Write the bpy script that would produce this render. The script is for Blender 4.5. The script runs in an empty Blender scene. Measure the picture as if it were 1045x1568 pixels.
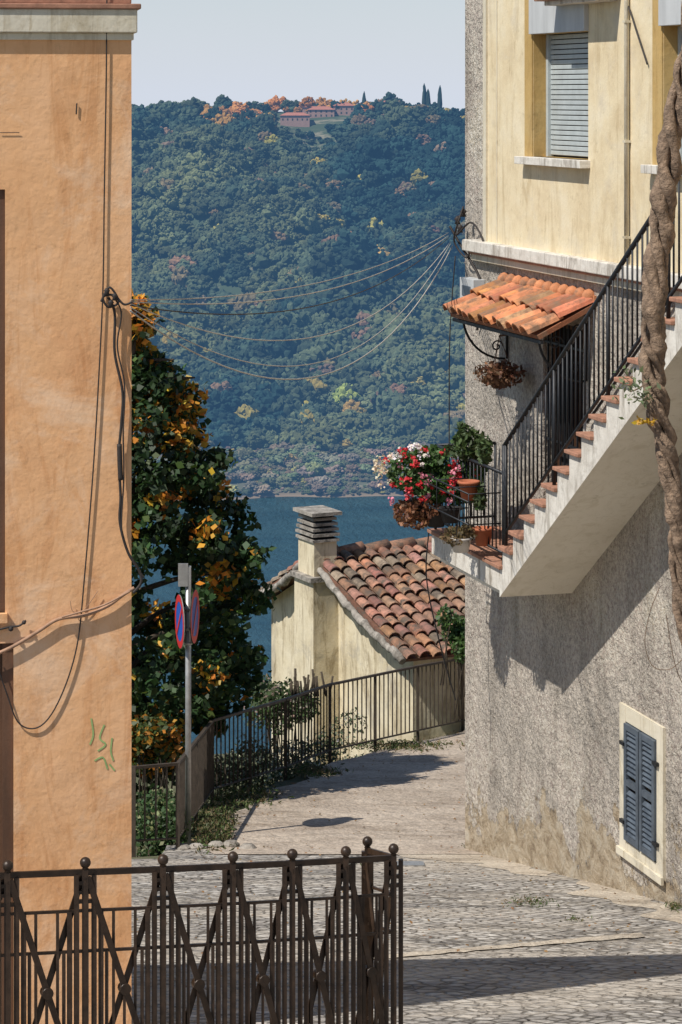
import bpy, bmesh, math, random
import numpy as np
from mathutils import Vector, Matrix
random.seed(7); rng=np.random.default_rng(11)
scene=bpy.context.scene
F=4000.0; CX=522.5; YH=145.0
def gp(x,y,d): return Vector(((x-CX)/F*d, d, -(y-YH)/F*d))
# ------------------------------------------------------------ materials
def new_mat(name):
    m=bpy.data.materials.new(name); m.use_nodes=True
    nt=m.node_tree; b=nt.nodes['Principled BSDF']
    return m,nt,b
def N(nt,t,**k):
    n=nt.nodes.new(t)
    for a,v in k.items(): setattr(n,a,v)
    return n
def c4(c): return (c[0],c[1],c[2],1)
def ramp(nt,fac,stops):
    r=N(nt,'ShaderNodeValToRGB'); els=r.color_ramp.elements
    while len(els)<len(stops): els.new(0.5)
    for e,(p,c) in zip(els,stops): e.position=p; e.color=c4(c) if len(c)==3 else c
    nt.links.new(fac,r.inputs[0]); return r.outputs[0]
def noise(nt,vec,scale,detail=6,rough=.6,dist=0):
    n=N(nt,'ShaderNodeTexNoise'); n.inputs['Scale'].default_value=scale; n.inputs['Detail'].default_value=detail
    n.inputs['Roughness'].default_value=rough; n.inputs['Distortion'].default_value=dist
    nt.links.new(vec,n.inputs['Vector']); return n.outputs[0]
def mapping(nt,vec,scale=(1,1,1),rot=(0,0,0)):
    m=N(nt,'ShaderNodeMapping'); m.inputs['Scale'].default_value=scale; m.inputs['Rotation'].default_value=rot
    nt.links.new(vec,m.inputs[0]); return m.outputs[0]
def mix(nt,fac,a,b,mode='MIX'):
    m=N(nt,'ShaderNodeMix',data_type='RGBA',blend_type=mode)
    for s,v in ((m.inputs[0],fac),(m.inputs[6],a),(m.inputs[7],b)):
        if isinstance(v,(int,float)): s.default_value=v
        elif isinstance(v,tuple): s.default_value=c4(v)
        else: nt.links.new(v,s)
    return m.outputs[2]
def bump(nt,h,strength,dist,b,prev=None):
    n=N(nt,'ShaderNodeBump'); n.inputs['Strength'].default_value=strength; n.inputs['Distance'].default_value=dist
    nt.links.new(h,n.inputs['Height'])
    if prev is not None: nt.links.new(prev,n.inputs['Normal'])
    if b is not None: nt.links.new(n.outputs[0],b.inputs['Normal'])
    return n.outputs[0]
def geo(nt): return N(nt,'ShaderNodeNewGeometry').outputs['Position']
def simple(name,col,rough=.7,var=.25,scale=6,bs=.3,bd=.01,metal=0,usecol=False,bscale=None,streak=False,blotch=None):
    m,nt,b=new_mat(name); P=geo(nt)
    v=mapping(nt,P,(1,1,.18)) if streak else P
    n=noise(nt,v,scale,8,.65)
    lo=tuple(x*(1-var) for x in col); hi=tuple(min(1,x*(1+var)) for x in col)
    c=ramp(nt,n,[(.3,lo),(.7,hi)])
    if usecol:
        a=N(nt,'ShaderNodeAttribute',attribute_name='Col'); c=mix(nt,1.0,c,a.outputs[0],'MULTIPLY')
    if blotch:
        c=mix(nt,ramp(nt,noise(nt,P,blotch[1],7,.75),[(.48,(0,0,0)),(.62,(1,1,1))]),c,blotch[0])
    nt.links.new(c,b.inputs['Base Color']); b.inputs['Roughness'].default_value=rough; b.inputs['Metallic'].default_value=metal
    if bs: bump(nt,noise(nt,P,bscale or scale*6,6,.6),bs,bd,b)
    return m
def leafmat(name,transl=.35):
    m,nt,b=new_mat(name); a=N(nt,'ShaderNodeAttribute',attribute_name='Col')
    b.inputs['Roughness'].default_value=.55
    nt.links.new(a.outputs[0],b.inputs['Base Color'])
    t=N(nt,'ShaderNodeBsdfTranslucent'); nt.links.new(a.outputs[0],t.inputs[0])
    x=N(nt,'ShaderNodeMixShader'); x.inputs[0].default_value=transl
    nt.links.new(b.outputs[0],x.inputs[1]); nt.links.new(t.outputs[0],x.inputs[2])
    nt.links.new(x.outputs[0],nt.nodes['Material Output'].inputs[0]); return m
HAZE=(.024,.060,.118)  # aerial haze painted in as a faint blue glow on far materials
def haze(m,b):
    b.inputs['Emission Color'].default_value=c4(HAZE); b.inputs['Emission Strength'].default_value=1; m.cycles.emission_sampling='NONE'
M={}
def mk_stucco():
    m,nt,b=new_mat('grey_roughcast'); P=geo(nt)
    big=noise(nt,P,1.1,7,.65); c=ramp(nt,big,[(.28,(.40,.36,.315)),(.5,(.53,.48,.42)),(.72,(.64,.595,.52))])
    fine=noise(nt,P,26,4,.85); c=mix(nt,.6,c,ramp(nt,fine,[(.38,(.14,.135,.13)),(.6,(.66,.64,.60))]),'OVERLAY')
    st=noise(nt,mapping(nt,P,(2.2,2.2,.4)),1.2,7,.7,.5); c=mix(nt,.75,c,ramp(nt,st,[(.34,(.56,.55,.54)),(.52,(1,1,1))]),'MULTIPLY')
    sx=N(nt,'ShaderNodeSeparateXYZ'); nt.links.new(P,sx.inputs[0])
    gy=N(nt,'ShaderNodeMath',operation='MULTIPLY_ADD'); nt.links.new(sx.outputs[1],gy.inputs[0]); gy.inputs[1].default_value=.2; gy.inputs[2].default_value=2.3
    h=N(nt,'ShaderNodeMath',operation='ADD'); nt.links.new(sx.outputs[2],h.inputs[0]); nt.links.new(gy.outputs[0],h.inputs[1])
    nn=noise(nt,P,1.5,7,.7)
    q=N(nt,'ShaderNodeMath',operation='MULTIPLY_ADD'); nt.links.new(nn,q.inputs[0]); q.inputs[1].default_value=-3.0; q.inputs[2].default_value=1.92
    d=N(nt,'ShaderNodeMath',operation='SUBTRACT'); nt.links.new(q.outputs[0],d.inputs[0]); nt.links.new(h.outputs[0],d.inputs[1])
    mask=ramp(nt,d.outputs[0],[(.0,(0,0,0)),(.05,(1,1,1))])
    pn=noise(nt,mapping(nt,P,(1,1,1.7)),4.5,8,.8,.8)
    stone=ramp(nt,pn,[(.34,(.25,.18,.115)),(.46,(.50,.39,.26)),(.56,(.66,.55,.40)),(.7,(.72,.65,.53))])
    c=mix(nt,mask,c,stone)
    nt.links.new(c,b.inputs['Base Color']); b.inputs['Roughness'].default_value=.95
    b1=bump(nt,noise(nt,P,32,3,.7),1.0,.035,None)
    b2=bump(nt,noise(nt,P,3.5,5,.65),.8,.12,None,b1)
    b3=bump(nt,mask,.9,-.03,None,b2)
    stn=mix(nt,mask,(.5,.5,.5),pn); bump(nt,stn,.8,.10,b,b3)
    return m
M['stucco']=mk_stucco()
def plaster(name,cols,streak=(.75,.7,.62),sc=1.2,bs=.25,sa=.8,stain=None):
    m,nt,b=new_mat(name); P=geo(nt)
    c=ramp(nt,noise(nt,P,sc,7,.62),[(.28,cols[0]),(.5,cols[1]),(.72,cols[2])])
    s=noise(nt,mapping(nt,P,(4,4,.7)),1.4,8,.75,1.2); c=mix(nt,sa,c,ramp(nt,s,[(.36,streak),(.5,(1,1,1))]),'MULTIPLY')
    s2=noise(nt,P,9,6,.75); c=mix(nt,.5,c,ramp(nt,s2,[(.33,(.7,.68,.62)),(.42,(1,1,1))]),'MULTIPLY')
    if stain: c=mix(nt,ramp(nt,noise(nt,P,stain[1],8,.72,.6),[(.52,(0,0,0)),(.68,(.75,.75,.75))]),c,stain[0])
    nt.links.new(c,b.inputs['Base Color']); b.inputs['Roughness'].default_value=.9
    b1=bump(nt,noise(nt,P,30,5,.6),bs,.008,None); bump(nt,noise(nt,P,2.2,5,.6),.5,.035,b,b1)
    return m
M['orange']=plaster('orange_plaster',[(.70,.355,.165),(.79,.44,.215),(.83,.50,.28)],(.78,.66,.54),1.6,.35,.75,((.84,.58,.38),1.8))
M['yellow']=plaster('yellow_plaster',[(.62,.49,.30),(.74,.62,.41),(.78,.69,.51)],(.76,.72,.66),2.0,.3,.8,((.62,.54,.41),1.6))
M['ochre']=plaster('ochre_plaster',[(.42,.27,.09),(.50,.33,.12),(.52,.38,.17)])
M['cream']=plaster('cream_plaster',[(.54,.48,.36),(.64,.58,.45),(.70,.64,.52)],(.66,.6,.5))
M['white']=plaster('white_limewash',[(.50,.46,.40),(.68,.64,.57),(.78,.75,.68)],(.42,.39,.35),3.5,.5,1.0,((.40,.36,.31),3.5))
M['soffit']=plaster('soffit_plaster',[(.70,.64,.52),(.78,.72,.60),(.80,.75,.64)],(.85,.83,.78))
M['housewall']=plaster('house_plaster',[(.50,.42,.28),(.70,.61,.43),(.76,.68,.51)],(.5,.45,.38),2.0,.3,.9,((.42,.38,.31),2.2))
M['terr']=simple('terracotta',(.54,.22,.10),.85,.3,9,.5,.01,usecol=True,blotch=((.22,.13,.08),5))
M['oldterr']=simple('weathered_terracotta',(.36,.19,.12),.9,.4,9,.5,.012,usecol=True,blotch=((.11,.085,.065),4))
M['brickt']=simple('brick_tread',(.36,.18,.115),.85,.35,14,.4,.006)
M['iron']=simple('black_iron',(.020,.022,.026),.5,.3,20,.2,.002,.3)
M['bronze']=simple('brown_painted_iron',(.040,.024,.015),.42,.6,14,.35,.003,.2)
M['railmet']=simple('weathered_railing_paint',(.075,.058,.044),.6,.4,12,.3,.003,.2)
M['cable']=simple('black_cable',(.030,.024,.022),.7,.3,20,.1,.002)
M['cablel']=simple('pale_cable',(.42,.41,.38),.7,.3,20,.1,.002)
M['cableb']=simple('brown_conduit',(.36,.21,.13),.7,.3,14,.3,.004)
M['steel']=simple('galvanised_steel',(.36,.36,.35),.45,.25,12,.1,.002,.5)
M['grayp']=simple('grey_panel',(.50,.51,.51),.7,.18,5,.2,.003,streak=True)
M['shutter']=simple('slate_grey_shutter',(.085,.105,.13),.55,.25,10,.2,.002)
M['roller']=simple('roller_shutter_slats',(.44,.48,.48),.5,.12,6,.1,.002)
M['dark']=simple('dark_interior',(.015,.014,.014),.8,.2,5,0)
M['brownwood']=simple('brown_wood',(.13,.065,.035),.6,.3,8,.4,.004,streak=True)
M['bark']=simple('vine_bark',(.25,.175,.12),.95,.6,16,1.0,.03,bscale=36)
M['trunk']=simple('tree_bark',(.09,.07,.05),.95,.4,14,1.0,.02)
M['red']=simple('red_sign_paint',(.60,.03,.03),.4,.1,5,0)
M['blue']=simple('blue_sign_paint',(.02,.10,.45),.4,.1,5,0)
M['pot']=simple('clay_pot',(.42,.13,.06),.8,.2,9,.2,.003)
M['potw']=simple('glazed_pot',(.55,.52,.48),.5,.2,9,.2,.003)
M['conc']=simple('weathered_concrete',(.33,.30,.26),.95,.5,6,.7,.015,blotch=((.14,.125,.105),5))
M['green']=simple('green_paint',(.30,.44,.16),.8,.2,12,0)
M['leaf']=leafmat('leaf'); M['petal']=leafmat('petal',.2)
def mk_cobble():
    m,nt,b=new_mat('cobblestones'); P=geo(nt)
    v=mapping(nt,mix(nt,.10,P,noise(nt,P,1.2,4,.6)),(1,1,.2),(0,0,math.radians(38)))
    vo=N(nt,'ShaderNodeTexVoronoi',feature='DISTANCE_TO_EDGE'); vo.inputs['Scale'].default_value=9.5; vo.inputs['Randomness'].default_value=.6
    vc=N(nt,'ShaderNodeTexVoronoi'); vc.inputs['Scale'].default_value=9.5; vc.inputs['Randomness'].default_value=.6
    nt.links.new(v,vo.inputs['Vector']); nt.links.new(v,vc.inputs['Vector'])
    bw=N(nt,'ShaderNodeRGBToBW'); nt.links.new(vc.outputs['Color'],bw.inputs[0])
    c=ramp(nt,bw.outputs[0],[(.2,(.30,.275,.25)),(.5,(.42,.39,.35)),(.85,(.55,.515,.465))])
    c=mix(nt,1,c,ramp(nt,vo.outputs['Distance'],[(.02,(.42,.40,.37)),(.13,(1,1,1))]),'MULTIPLY')
    dirt=noise(nt,mapping(nt,P,(.6,1.6,1)),.8,9,.72); c=mix(nt,ramp(nt,dirt,[(.46,(0,0,0)),(.58,(.9,.9,.9))]),c,ramp(nt,noise(nt,P,14,5,.7),[(.3,(.38,.335,.28)),(.7,(.55,.49,.41))]))
    d2=noise(nt,mapping(nt,P,(.5,2.2,1)),1.5,8,.75); c=mix(nt,1,c,ramp(nt,d2,[(.38,(.55,.54,.53)),(.5,(1,1,1))]),'MULTIPLY')
    nt.links.new(c,b.inputs['Base Color']); b.inputs['Roughness'].default_value=.85
    h=ramp(nt,vo.outputs['Distance'],[(.0,(0,0,0)),(.18,(1,1,1))])
    b1=bump(nt,h,1,.022,None); b2=bump(nt,noise(nt,P,1.6,5,.65),.8,.18,None,b1); bump(nt,noise(nt,P,30,4,.6),.5,.012,b,b2)
    return m
M['cobble']=mk_cobble()
def mk_ground(name,cols,sc,fine=60,bs=.6):
    m,nt,b=new_mat(name); P=geo(nt)
    c=ramp(nt,noise(nt,P,sc,8,.68),[(.3,cols[0]),(.5,cols[1]),(.7,cols[2])])
    c=mix(nt,.6,c,ramp(nt,noise(nt,P,fine,3,.8),[(.35,(.26,.26,.26)),(.65,(.75,.75,.75))]),'OVERLAY')
    d2=noise(nt,mapping(nt,P,(.6,1.8,1)),1.1,8,.75,.5); c=mix(nt,1,c,ramp(nt,d2,[(.36,(.66,.63,.60)),(.5,(1,1,1))]),'MULTIPLY')
    nt.links.new(c,b.inputs['Base Color']); b.inputs['Roughness'].default_value=.95
    b1=bump(nt,noise(nt,P,fine,3,.7),bs,.03,None); bump(nt,noise(nt,P,2.5,5,.65),.8,.10,b,b1)
    return m
M['lane']=mk_ground('gravelly_lane',[(.33,.265,.205),(.44,.365,.29),(.55,.465,.375)],1.3,22)
M['sand']=mk_ground('sandy_edge',[(.37,.31,.24),(.50,.43,.34),(.58,.51,.41)],1.5,30)
def mk_terrain():
    m,nt,b=new_mat('terrain_earth'); P=geo(nt)
    c=ramp(nt,noise(nt,P,.8,8,.7),[(.3,(.05,.065,.025)),(.55,(.10,.10,.05)),(.75,(.19,.16,.10))])
    sx=N(nt,'ShaderNodeSeparateXYZ'); nt.links.new(P,sx.inputs[0])
    far=N(nt,'ShaderNodeMath',operation='GREATER_THAN'); nt.links.new(sx.outputs[1],far.inputs[0]); far.inputs[1].default_value=1200
    fz=N(nt,'ShaderNodeMapRange'); nt.links.new(sx.outputs[2],fz.inputs[0]); fz.inputs[1].default_value=-200; fz.inputs[2].default_value=-186
    shore=ramp(nt,fz.outputs[0],[(.0,(.20,.14,.085)),(.10,(.12,.095,.055)),(.2,(.085,.085,.05)),(1,(.04,.06,.03))])
    n2=noise(nt,mapping(nt,P,(.25,1,1)),.09,8,.7); shore=mix(nt,ramp(nt,n2,[(.54,(0,0,0)),(.62,(.8,.8,.8))]),shore,(.22,.19,.13))
    c=mix(nt,far.outputs[0],c,shore)
    nt.links.new(c,b.inputs['Base Color']); b.inputs['Roughness'].default_value=1
    hz=mix(nt,far.outputs[0],(0,0,0),HAZE); nt.links.new(hz,b.inputs['Emission Color']); b.inputs['Emission Strength'].default_value=1; m.cycles.emission_sampling='NONE'  # far ground gets the same painted blue haze glow
    return m
M['terrain']=mk_terrain()
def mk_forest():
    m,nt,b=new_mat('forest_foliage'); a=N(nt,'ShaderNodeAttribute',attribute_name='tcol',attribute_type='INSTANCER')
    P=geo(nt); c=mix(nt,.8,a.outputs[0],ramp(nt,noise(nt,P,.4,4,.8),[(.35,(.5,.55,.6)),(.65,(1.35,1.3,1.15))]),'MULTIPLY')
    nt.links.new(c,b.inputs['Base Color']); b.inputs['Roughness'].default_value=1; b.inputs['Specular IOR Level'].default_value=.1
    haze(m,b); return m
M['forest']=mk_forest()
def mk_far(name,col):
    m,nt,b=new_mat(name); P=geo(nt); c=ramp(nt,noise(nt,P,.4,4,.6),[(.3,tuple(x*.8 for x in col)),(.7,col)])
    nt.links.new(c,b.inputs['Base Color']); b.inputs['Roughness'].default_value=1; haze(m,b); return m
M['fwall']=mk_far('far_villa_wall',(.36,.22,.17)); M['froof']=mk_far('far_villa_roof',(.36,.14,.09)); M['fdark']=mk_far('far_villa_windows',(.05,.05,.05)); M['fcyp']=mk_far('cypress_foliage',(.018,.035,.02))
def mk_water():
    m,nt,b=new_mat('lake_water'); P=geo(nt)
    c=ramp(nt,noise(nt,mapping(nt,P,(.3,1,1)),.03,8,.7),[(.35,(.026,.080,.125)),(.65,(.048,.12,.165))])
    nt.links.new(c,b.inputs['Base Color']); b.inputs['Roughness'].default_value=.35; b.inputs['IOR'].default_value=1.33
    b.inputs['Specular IOR Level'].default_value=.35
    bump(nt,noise(nt,mapping(nt,P,(.6,.3,1)),.35,6,.7),1.0,4.0,b); return m
M['water']=mk_water()
# ------------------------------------------------------------ mesh builder
class MB:
    def __init__(s): s.v=[];s.f=[];s.m=[];s.c=[];s.sm=[]
    def face(s,idx,mat=0,col=(1,1,1),sm=False): s.f.append(idx);s.m.append(mat);s.c.append(col);s.sm.append(sm)
    def add(s,vs,fs,mat=0,col=(1,1,1),sm=False):
        o=len(s.v); s.v+= [tuple(v) for v in vs]
        for f in fs: s.face([o+i for i in f],mat,col,sm)
    def box(s,x0,x1,y0,y1,z0,z1,mat=0,col=(1,1,1)):
        vs=[(x,y,z) for z in (z0,z1) for y in (y0,y1) for x in (x0,x1)]
        s.add(vs,[(0,2,3,1),(4,5,7,6),(0,1,5,4),(2,6,7,3),(0,4,6,2),(1,3,7,5)],mat,col)
    def beam(s,p,q,wx,wy,mat=0,up=Vector((0,0,1))):
        p=Vector(p);q=Vector(q);d=(q-p).normalized()
        if abs(d.dot(up))>.98: up=Vector((0,1,0))
        a=d.cross(up).normalized(); b=d.cross(a).normalized()
        vs=[e+a*(i*wx/2)+b*(j*wy/2) for e in (p,q) for j in (-1,1) for i in (-1,1)]
        s.add(vs,[(0,2,3,1),(4,5,7,6),(0,1,5,4),(2,6,7,3),(0,4,6,2),(1,3,7,5)],mat)
    def tube(s,pts,r,seg=8,mat=0,col=(1,1,1),sm=True):
        pts=[Vector(p) for p in pts]; n=len(pts); o=len(s.v)
        rs=r if hasattr(r,'__len__') else [r]*n; prev=None
        for i,p in enumerate(pts):
            d=(pts[min(i+1,n-1)]-pts[max(i-1,0)]).normalized()
            if prev is None:
                a=d.cross(Vector((0,0,1)))
                if a.length<.05: a=d.cross(Vector((0,1,0)))
            else: a=prev-d*prev.dot(d)
            a.normalize(); prev=a; b=d.cross(a)
            for k in range(seg):
                t=2*math.pi*k/seg; s.v.append(tuple(p+(a*math.cos(t)+b*math.sin(t))*rs[i]))
        for i in range(n-1):
            for k in range(seg):
                k2=(k+1)%seg; s.face([o+i*seg+k,o+i*seg+k2,o+(i+1)*seg+k2,o+(i+1)*seg+k],mat,col,sm)
        s.face([o+k for k in range(seg)][::-1],mat,col); s.face([o+(n-1)*seg+k for k in range(seg)],mat,col)
    def sphere(s,c,r,mat=0,seg=10,rings=7,sc=(1,1,1)):
        vs=[];
        for i in range(rings+1):
            th=math.pi*i/rings
            for k in range(seg):
                ph=2*math.pi*k/seg; vs.append((c[0]+r*sc[0]*math.sin(th)*math.cos(ph),c[1]+r*sc[1]*math.sin(th)*math.sin(ph),c[2]+r*sc[2]*math.cos(th)))
        s.add(vs,[(i*seg+k,(i+1)*seg+k,(i+1)*seg+(k+1)%seg,i*seg+(k+1)%seg) for i in range(rings) for k in range(seg)],mat,sm=True)
    def lathe(s,c,prof,mat=0,seg=16):
        vs=[(c[0]+r*math.cos(2*math.pi*k/seg),c[1]+r*math.sin(2*math.pi*k/seg),c[2]+z) for r,z in prof for k in range(seg)]
        s.add(vs,[(i*seg+k,i*seg+(k+1)%seg,(i+1)*seg+(k+1)%seg,(i+1)*seg+k) for i in range(len(prof)-1) for k in range(seg)],mat,sm=True)
    def obj(s,name,mats,parent=None,matrix=None,bevel=0):
        me=bpy.data.meshes.new(name); me.from_pydata(s.v,[],s.f)
        for m in mats: me.materials.append(m)
        me.polygons.foreach_set('material_index',s.m); me.polygons.foreach_set('use_smooth',s.sm)
        a=me.attributes.new('Col','FLOAT_COLOR','FACE'); a.data.foreach_set('color',np.array([(c[0],c[1],c[2],1) for c in s.c],dtype=np.float32).ravel())
        me.update(); o=bpy.data.objects.new(name,me); scene.collection.objects.link(o)
        if parent: o.parent=parent
        if matrix is not None: o.matrix_local=matrix
        if bevel:
            b=o.modifiers.new('bevel','BEVEL'); b.width=bevel; b.segments=2; b.limit_method='ANGLE'
        return o
def empty(name,matrix=None):
    e=bpy.data.objects.new(name,None); scene.collection.objects.link(e); e.empty_display_size=.2
    if matrix is not None: e.matrix_world=matrix
    return e
def frame(ox,oy,ux,uy):
    l=math.hypot(ux,uy);ux/=l;uy/=l
    return Matrix(((ux,-uy,0,ox),(uy,ux,0,oy),(0,0,1,0),(0,0,0,1)))
def holed_wall(mb,x0,x1,z0,z1,holes,depth,mat=0,rmat=None,y=0):
    xs=sorted({x0,x1,*[h[0] for h in holes],*[h[1] for h in holes]}); zs=sorted({z0,z1,*[h[2] for h in holes],*[h[3] for h in holes]})
    for i in range(len(xs)-1):
        for j in range(len(zs)-1):
            cx=(xs[i]+xs[i+1])/2; cz=(zs[j]+zs[j+1])/2
            if any(h[0]<cx<h[1] and h[2]<cz<h[3] for h in holes): continue
            mb.add([(xs[i],y,zs[j]),(xs[i+1],y,zs[j]),(xs[i+1],y,zs[j+1]),(xs[i],y,zs[j+1])],[(0,1,2,3)],mat)
    r=mat if rmat is None else rmat
    for a,b,c,d in holes:
        D=y+depth
        mb.add([(a,y,c),(a,D,c),(a,D,d),(a,y,d)],[(0,1,2,3)],r); mb.add([(b,y,c),(b,D,c),(b,D,d),(b,y,d)],[(3,2,1,0)],r)
        mb.add([(a,y,c),(b,y,c),(b,D,c),(a,D,c)],[(0,1,2,3)],r); mb.add([(a,y,d),(b,y,d),(b,D,d),(a,D,d)],[(3,2,1,0)],r)
def tiles(mb,origin,a,v,na,nv,pitch,tl,mat=0,r=None,base=True,over=.25,jit=1.0):
    o=Vector(origin);a=Vector(a).normalized();v=Vector(v).normalized();n=v.cross(a).normalized()
    if n.z<0:n=-n
    r=r or pitch*.42
    if base:
        p=[o,o+a*na*pitch,o+a*na*pitch+v*nv*tl,o+v*nv*tl]
        mb.add(p+[q-n*.04 for q in p],[(0,1,2,3),(7,6,5,4),(0,4,5,1),(1,5,6,2),(2,6,7,3),(3,7,4,0)],mat,(.5,.45,.45))
    for i in range(na):
        for j in range(nv):
            g=random.uniform(.6,1.3); col=(g*random.uniform(.9,1.12),g*random.uniform(.85,1.1),g*random.uniform(.8,1.15))
            if random.random()<.16: col=(g*.75,g*1.1,g*1.25)
            c=o+a*((i+.5)*pitch+random.uniform(-.014,.014)*jit)+v*(j*tl+random.uniform(-.02,.02)*jit)+n*random.uniform(0,.012)*jit; L=tl*(1+over)
            av=(a+v*random.uniform(-.05,.05)*jit).normalized()
            vs=[]
            for e in (0,1):
                rr=r*(.82+.22*e); lift=.006+.032*e
                for rad in (rr,rr-.016):
                    for k in range(7):
                        t=math.pi*k/6; vs.append(c+v*(L*e)+av*(-math.cos(t)*rad)+n*(math.sin(t)*rad*.85+lift))
            fs=[(k,k+1,14+k+1,14+k) for k in range(6)]+[(14+k,14+k+1,21+k+1,21+k) for k in range(6)]+[(7+k+1,7+k,21+k,21+k+1) for k in range(6)]
            mb.add(vs,fs,mat,col,False)
def cards(name,C,size,col,mat,aspect=1.5,parent=None,nrm=None,spread=1.0):
    C=np.asarray(C,float); n=len(C); size=np.broadcast_to(size,(n,))
    d=rng.normal(size=(n,3)); 
    if nrm is not None: d=d*spread+nrm
    d/=np.linalg.norm(d,axis=1)[:,None]
    t=rng.normal(size=(n,3)); t-=d*(t*d).sum(1)[:,None]; t/=np.linalg.norm(t,axis=1)[:,None]; b=np.cross(d,t)
    L=(size/2)[:,None]; W=(size/2/aspect)[:,None]
    V=np.stack([C-t*L,C-b*W-t*L*.1+d*L*.15,C+t*L,C+b*W-t*L*.1+d*L*.15],1).reshape(-1,3)
    me=bpy.data.meshes.new(name); me.vertices.add(4*n); me.vertices.foreach_set('co',V.ravel())
    me.loops.add(4*n); me.loops.foreach_set('vertex_index',np.arange(4*n)); me.polygons.add(n)
    me.polygons.foreach_set('loop_start',np.arange(n)*4); me.polygons.foreach_set('loop_total',np.full(n,4))
    a=me.attributes.new('Col','FLOAT_COLOR','FACE'); cc=np.ones((n,4)); cc[:,:3]=col; a.data.foreach_set('color',cc.astype(np.float32).ravel())
    me.materials.append(mat); me.update(calc_edges=True); me.validate()
    o=bpy.data.objects.new(name,me); scene.collection.objects.link(o)
    if parent:o.parent=parent
    return o
def vary(base,n,amt=.3):
    b=np.asarray(base,float); b=np.broadcast_to(b,(n,3)); return np.clip(b*(1+rng.uniform(-amt,amt,(n,1)))*(1+rng.uniform(-.12,.12,(n,3))),0,1)
def curve(pts,n=8):
    pts=[Vector(p) for p in pts]; out=[]
    for i in range(len(pts)-1):
        p0=pts[max(i-1,0)];p1=pts[i];p2=pts[i+1];p3=pts[min(i+2,len(pts)-1)]
        for k in range(n):
            t=k/n; out.append(.5*((2*p1)+(p2-p0)*t+(2*p0-5*p1+4*p2-p3)*t*t+(3*p1-p0-3*p2+p3)*t**3))
    out.append(pts[-1]); return out
# ------------------------------------------------------------ terrain
RAIL=[(-60,22),(-5,25.2),(-2.04,25.7),(-1.625,26.0),(-1.445,29.35),(-.663,31.2),(-.139,32.7),(1.02,34.7),(1.665,35.8),(2.8,37.4),(8,40),(60,45)]
RX=np.array([p[0] for p in RAIL]); RY=np.array([p[1] for p in RAIL])
def road_z(Y):
    Y=np.asarray(Y,float); Yc=np.clip(Y,4,None)
    return np.where(Yc<26,-(2.3+.2*Yc),-(4.38+.12*Yc))
def sdist(X,Y):
    d=np.full(X.shape,1e9)
    for i in range(len(RAIL)-1):
        ax,ay=RAIL[i];bx,by=RAIL[i+1];dx,dy=bx-ax,by-ay
        t=np.clip(((X-ax)*dx+(Y-ay)*dy)/(dx*dx+dy*dy),0,1); d=np.minimum(d,np.hypot(X-ax-t*dx,Y-ay-t*dy))
    return np.where(Y>np.interp(X,RX,RY),d,-d)
def crest(X): return np.interp(X,[-400,-162,-96,14,89,300],[-22,-19,-13,-13,-16,-20])
def hill(X,Y):
    t=np.clip((Y-1400)/600,0,1)
    z=-188+t*(crest(X)+188)
    env=np.sin(np.pi*t)**.6
    z=z+env*(13*np.sin(X*.034+Y*.013)+8*np.sin(X*.061-Y*.027+1)+5*np.sin(Y*.055+X*.012)+3*np.sin(X*.11+Y*.02))
    return z
def terrain(X,Y):
    s=sdist(X,Y); near=road_z(np.minimum(Y,38))-.05
    near=near-np.clip(s,0,1.4)*.85-np.clip(s-1.4,0,12)*.08
    near=near-np.clip(Y-42,0,None)*.55
    near=np.maximum(near,-207)
    shore=-(X-20)*.16+3*np.sin(X*.05)+2*np.sin(X*.13+2)
    far=np.interp(Y+shore*np.clip((1400-Y)/110,0,1),[1285,1302,1305,1330,1400],[-207,-200.2,-198.8,-196.0,-188])+np.where((Y>1310)&(Y<1400),.9*np.sin(X*.05+Y*.09)+.5*np.sin(Y*.2),0)
    far=np.where(Y>=1400,hill(X,Y),far); far=np.where(Y>2000,crest(X)-(Y-2000)*.03,far)
    return np.where(Y<1100,near,far)
xs=np.concatenate([-np.geomspace(3000,8,45),np.arange(-7.75,8,.25),np.geomspace(8,3000,45)])
xs=np.unique(np.concatenate([xs,np.arange(-260,240,10)]))
ys=np.unique(np.concatenate([[-200,-80,-30,-10,0,4],np.arange(5,45,.25),np.geomspace(45,1200,40),np.arange(1200,1280,10),np.arange(1280,1340,2),np.arange(1340,2100,10),np.geomspace(2100,9000,12)]))
XX,YY=np.meshgrid(xs,ys); ZZ=terrain(XX,YY)
nx,ny=len(xs),len(ys)
me=bpy.data.meshes.new('terrain'); 
idx=np.arange(nx*ny).reshape(ny,nx); fs=np.stack([idx[:-1,:-1],idx[:-1,1:],idx[1:,1:],idx[1:,:-1]],-1).reshape(-1,4)
me.from_pydata(np.stack([XX,YY,ZZ],-1).reshape(-1,3).tolist(),[],fs.tolist()); me.materials.append(M['terrain'])
me.polygons.foreach_set('use_smooth',[True]*len(me.polygons)); o=bpy.data.objects.new('terrain',me); scene.collection.objects.link(o)
mb=MB(); mb.add([(-3000,300,-200),(3000,300,-200),(3000,1345,-200),(-3000,1345,-200)],[(0,1,2,3)]); mb.obj('lake',[M['water']])
def sheet(name,y0,y1,mat,lift,xl,xr,step=.25,wob=0):
    mb=MB(); Ys=np.arange(y0,y1+1e-6,step); rows=[]
    for Y in Ys:
        a=xl(Y)+wob*math.sin(Y*3.1)*.5+wob*math.sin(Y*7.7)*.3; b=xr(Y)+wob*math.sin(Y*2.3+1)*.5+wob*math.sin(Y*9.1)*.3
        rows.append([(a+(b-a)*k/12,Y,float(road_z(Y))+lift) for k in range(13)])
    for i in range(len(rows)-1):
        for k in range(12): mb.add([rows[i][k],rows[i][k+1],rows[i+1][k+1],rows[i+1][k]],[(0,1,2,3)],sm=True)
    return mb.obj(name,[mat])
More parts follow.
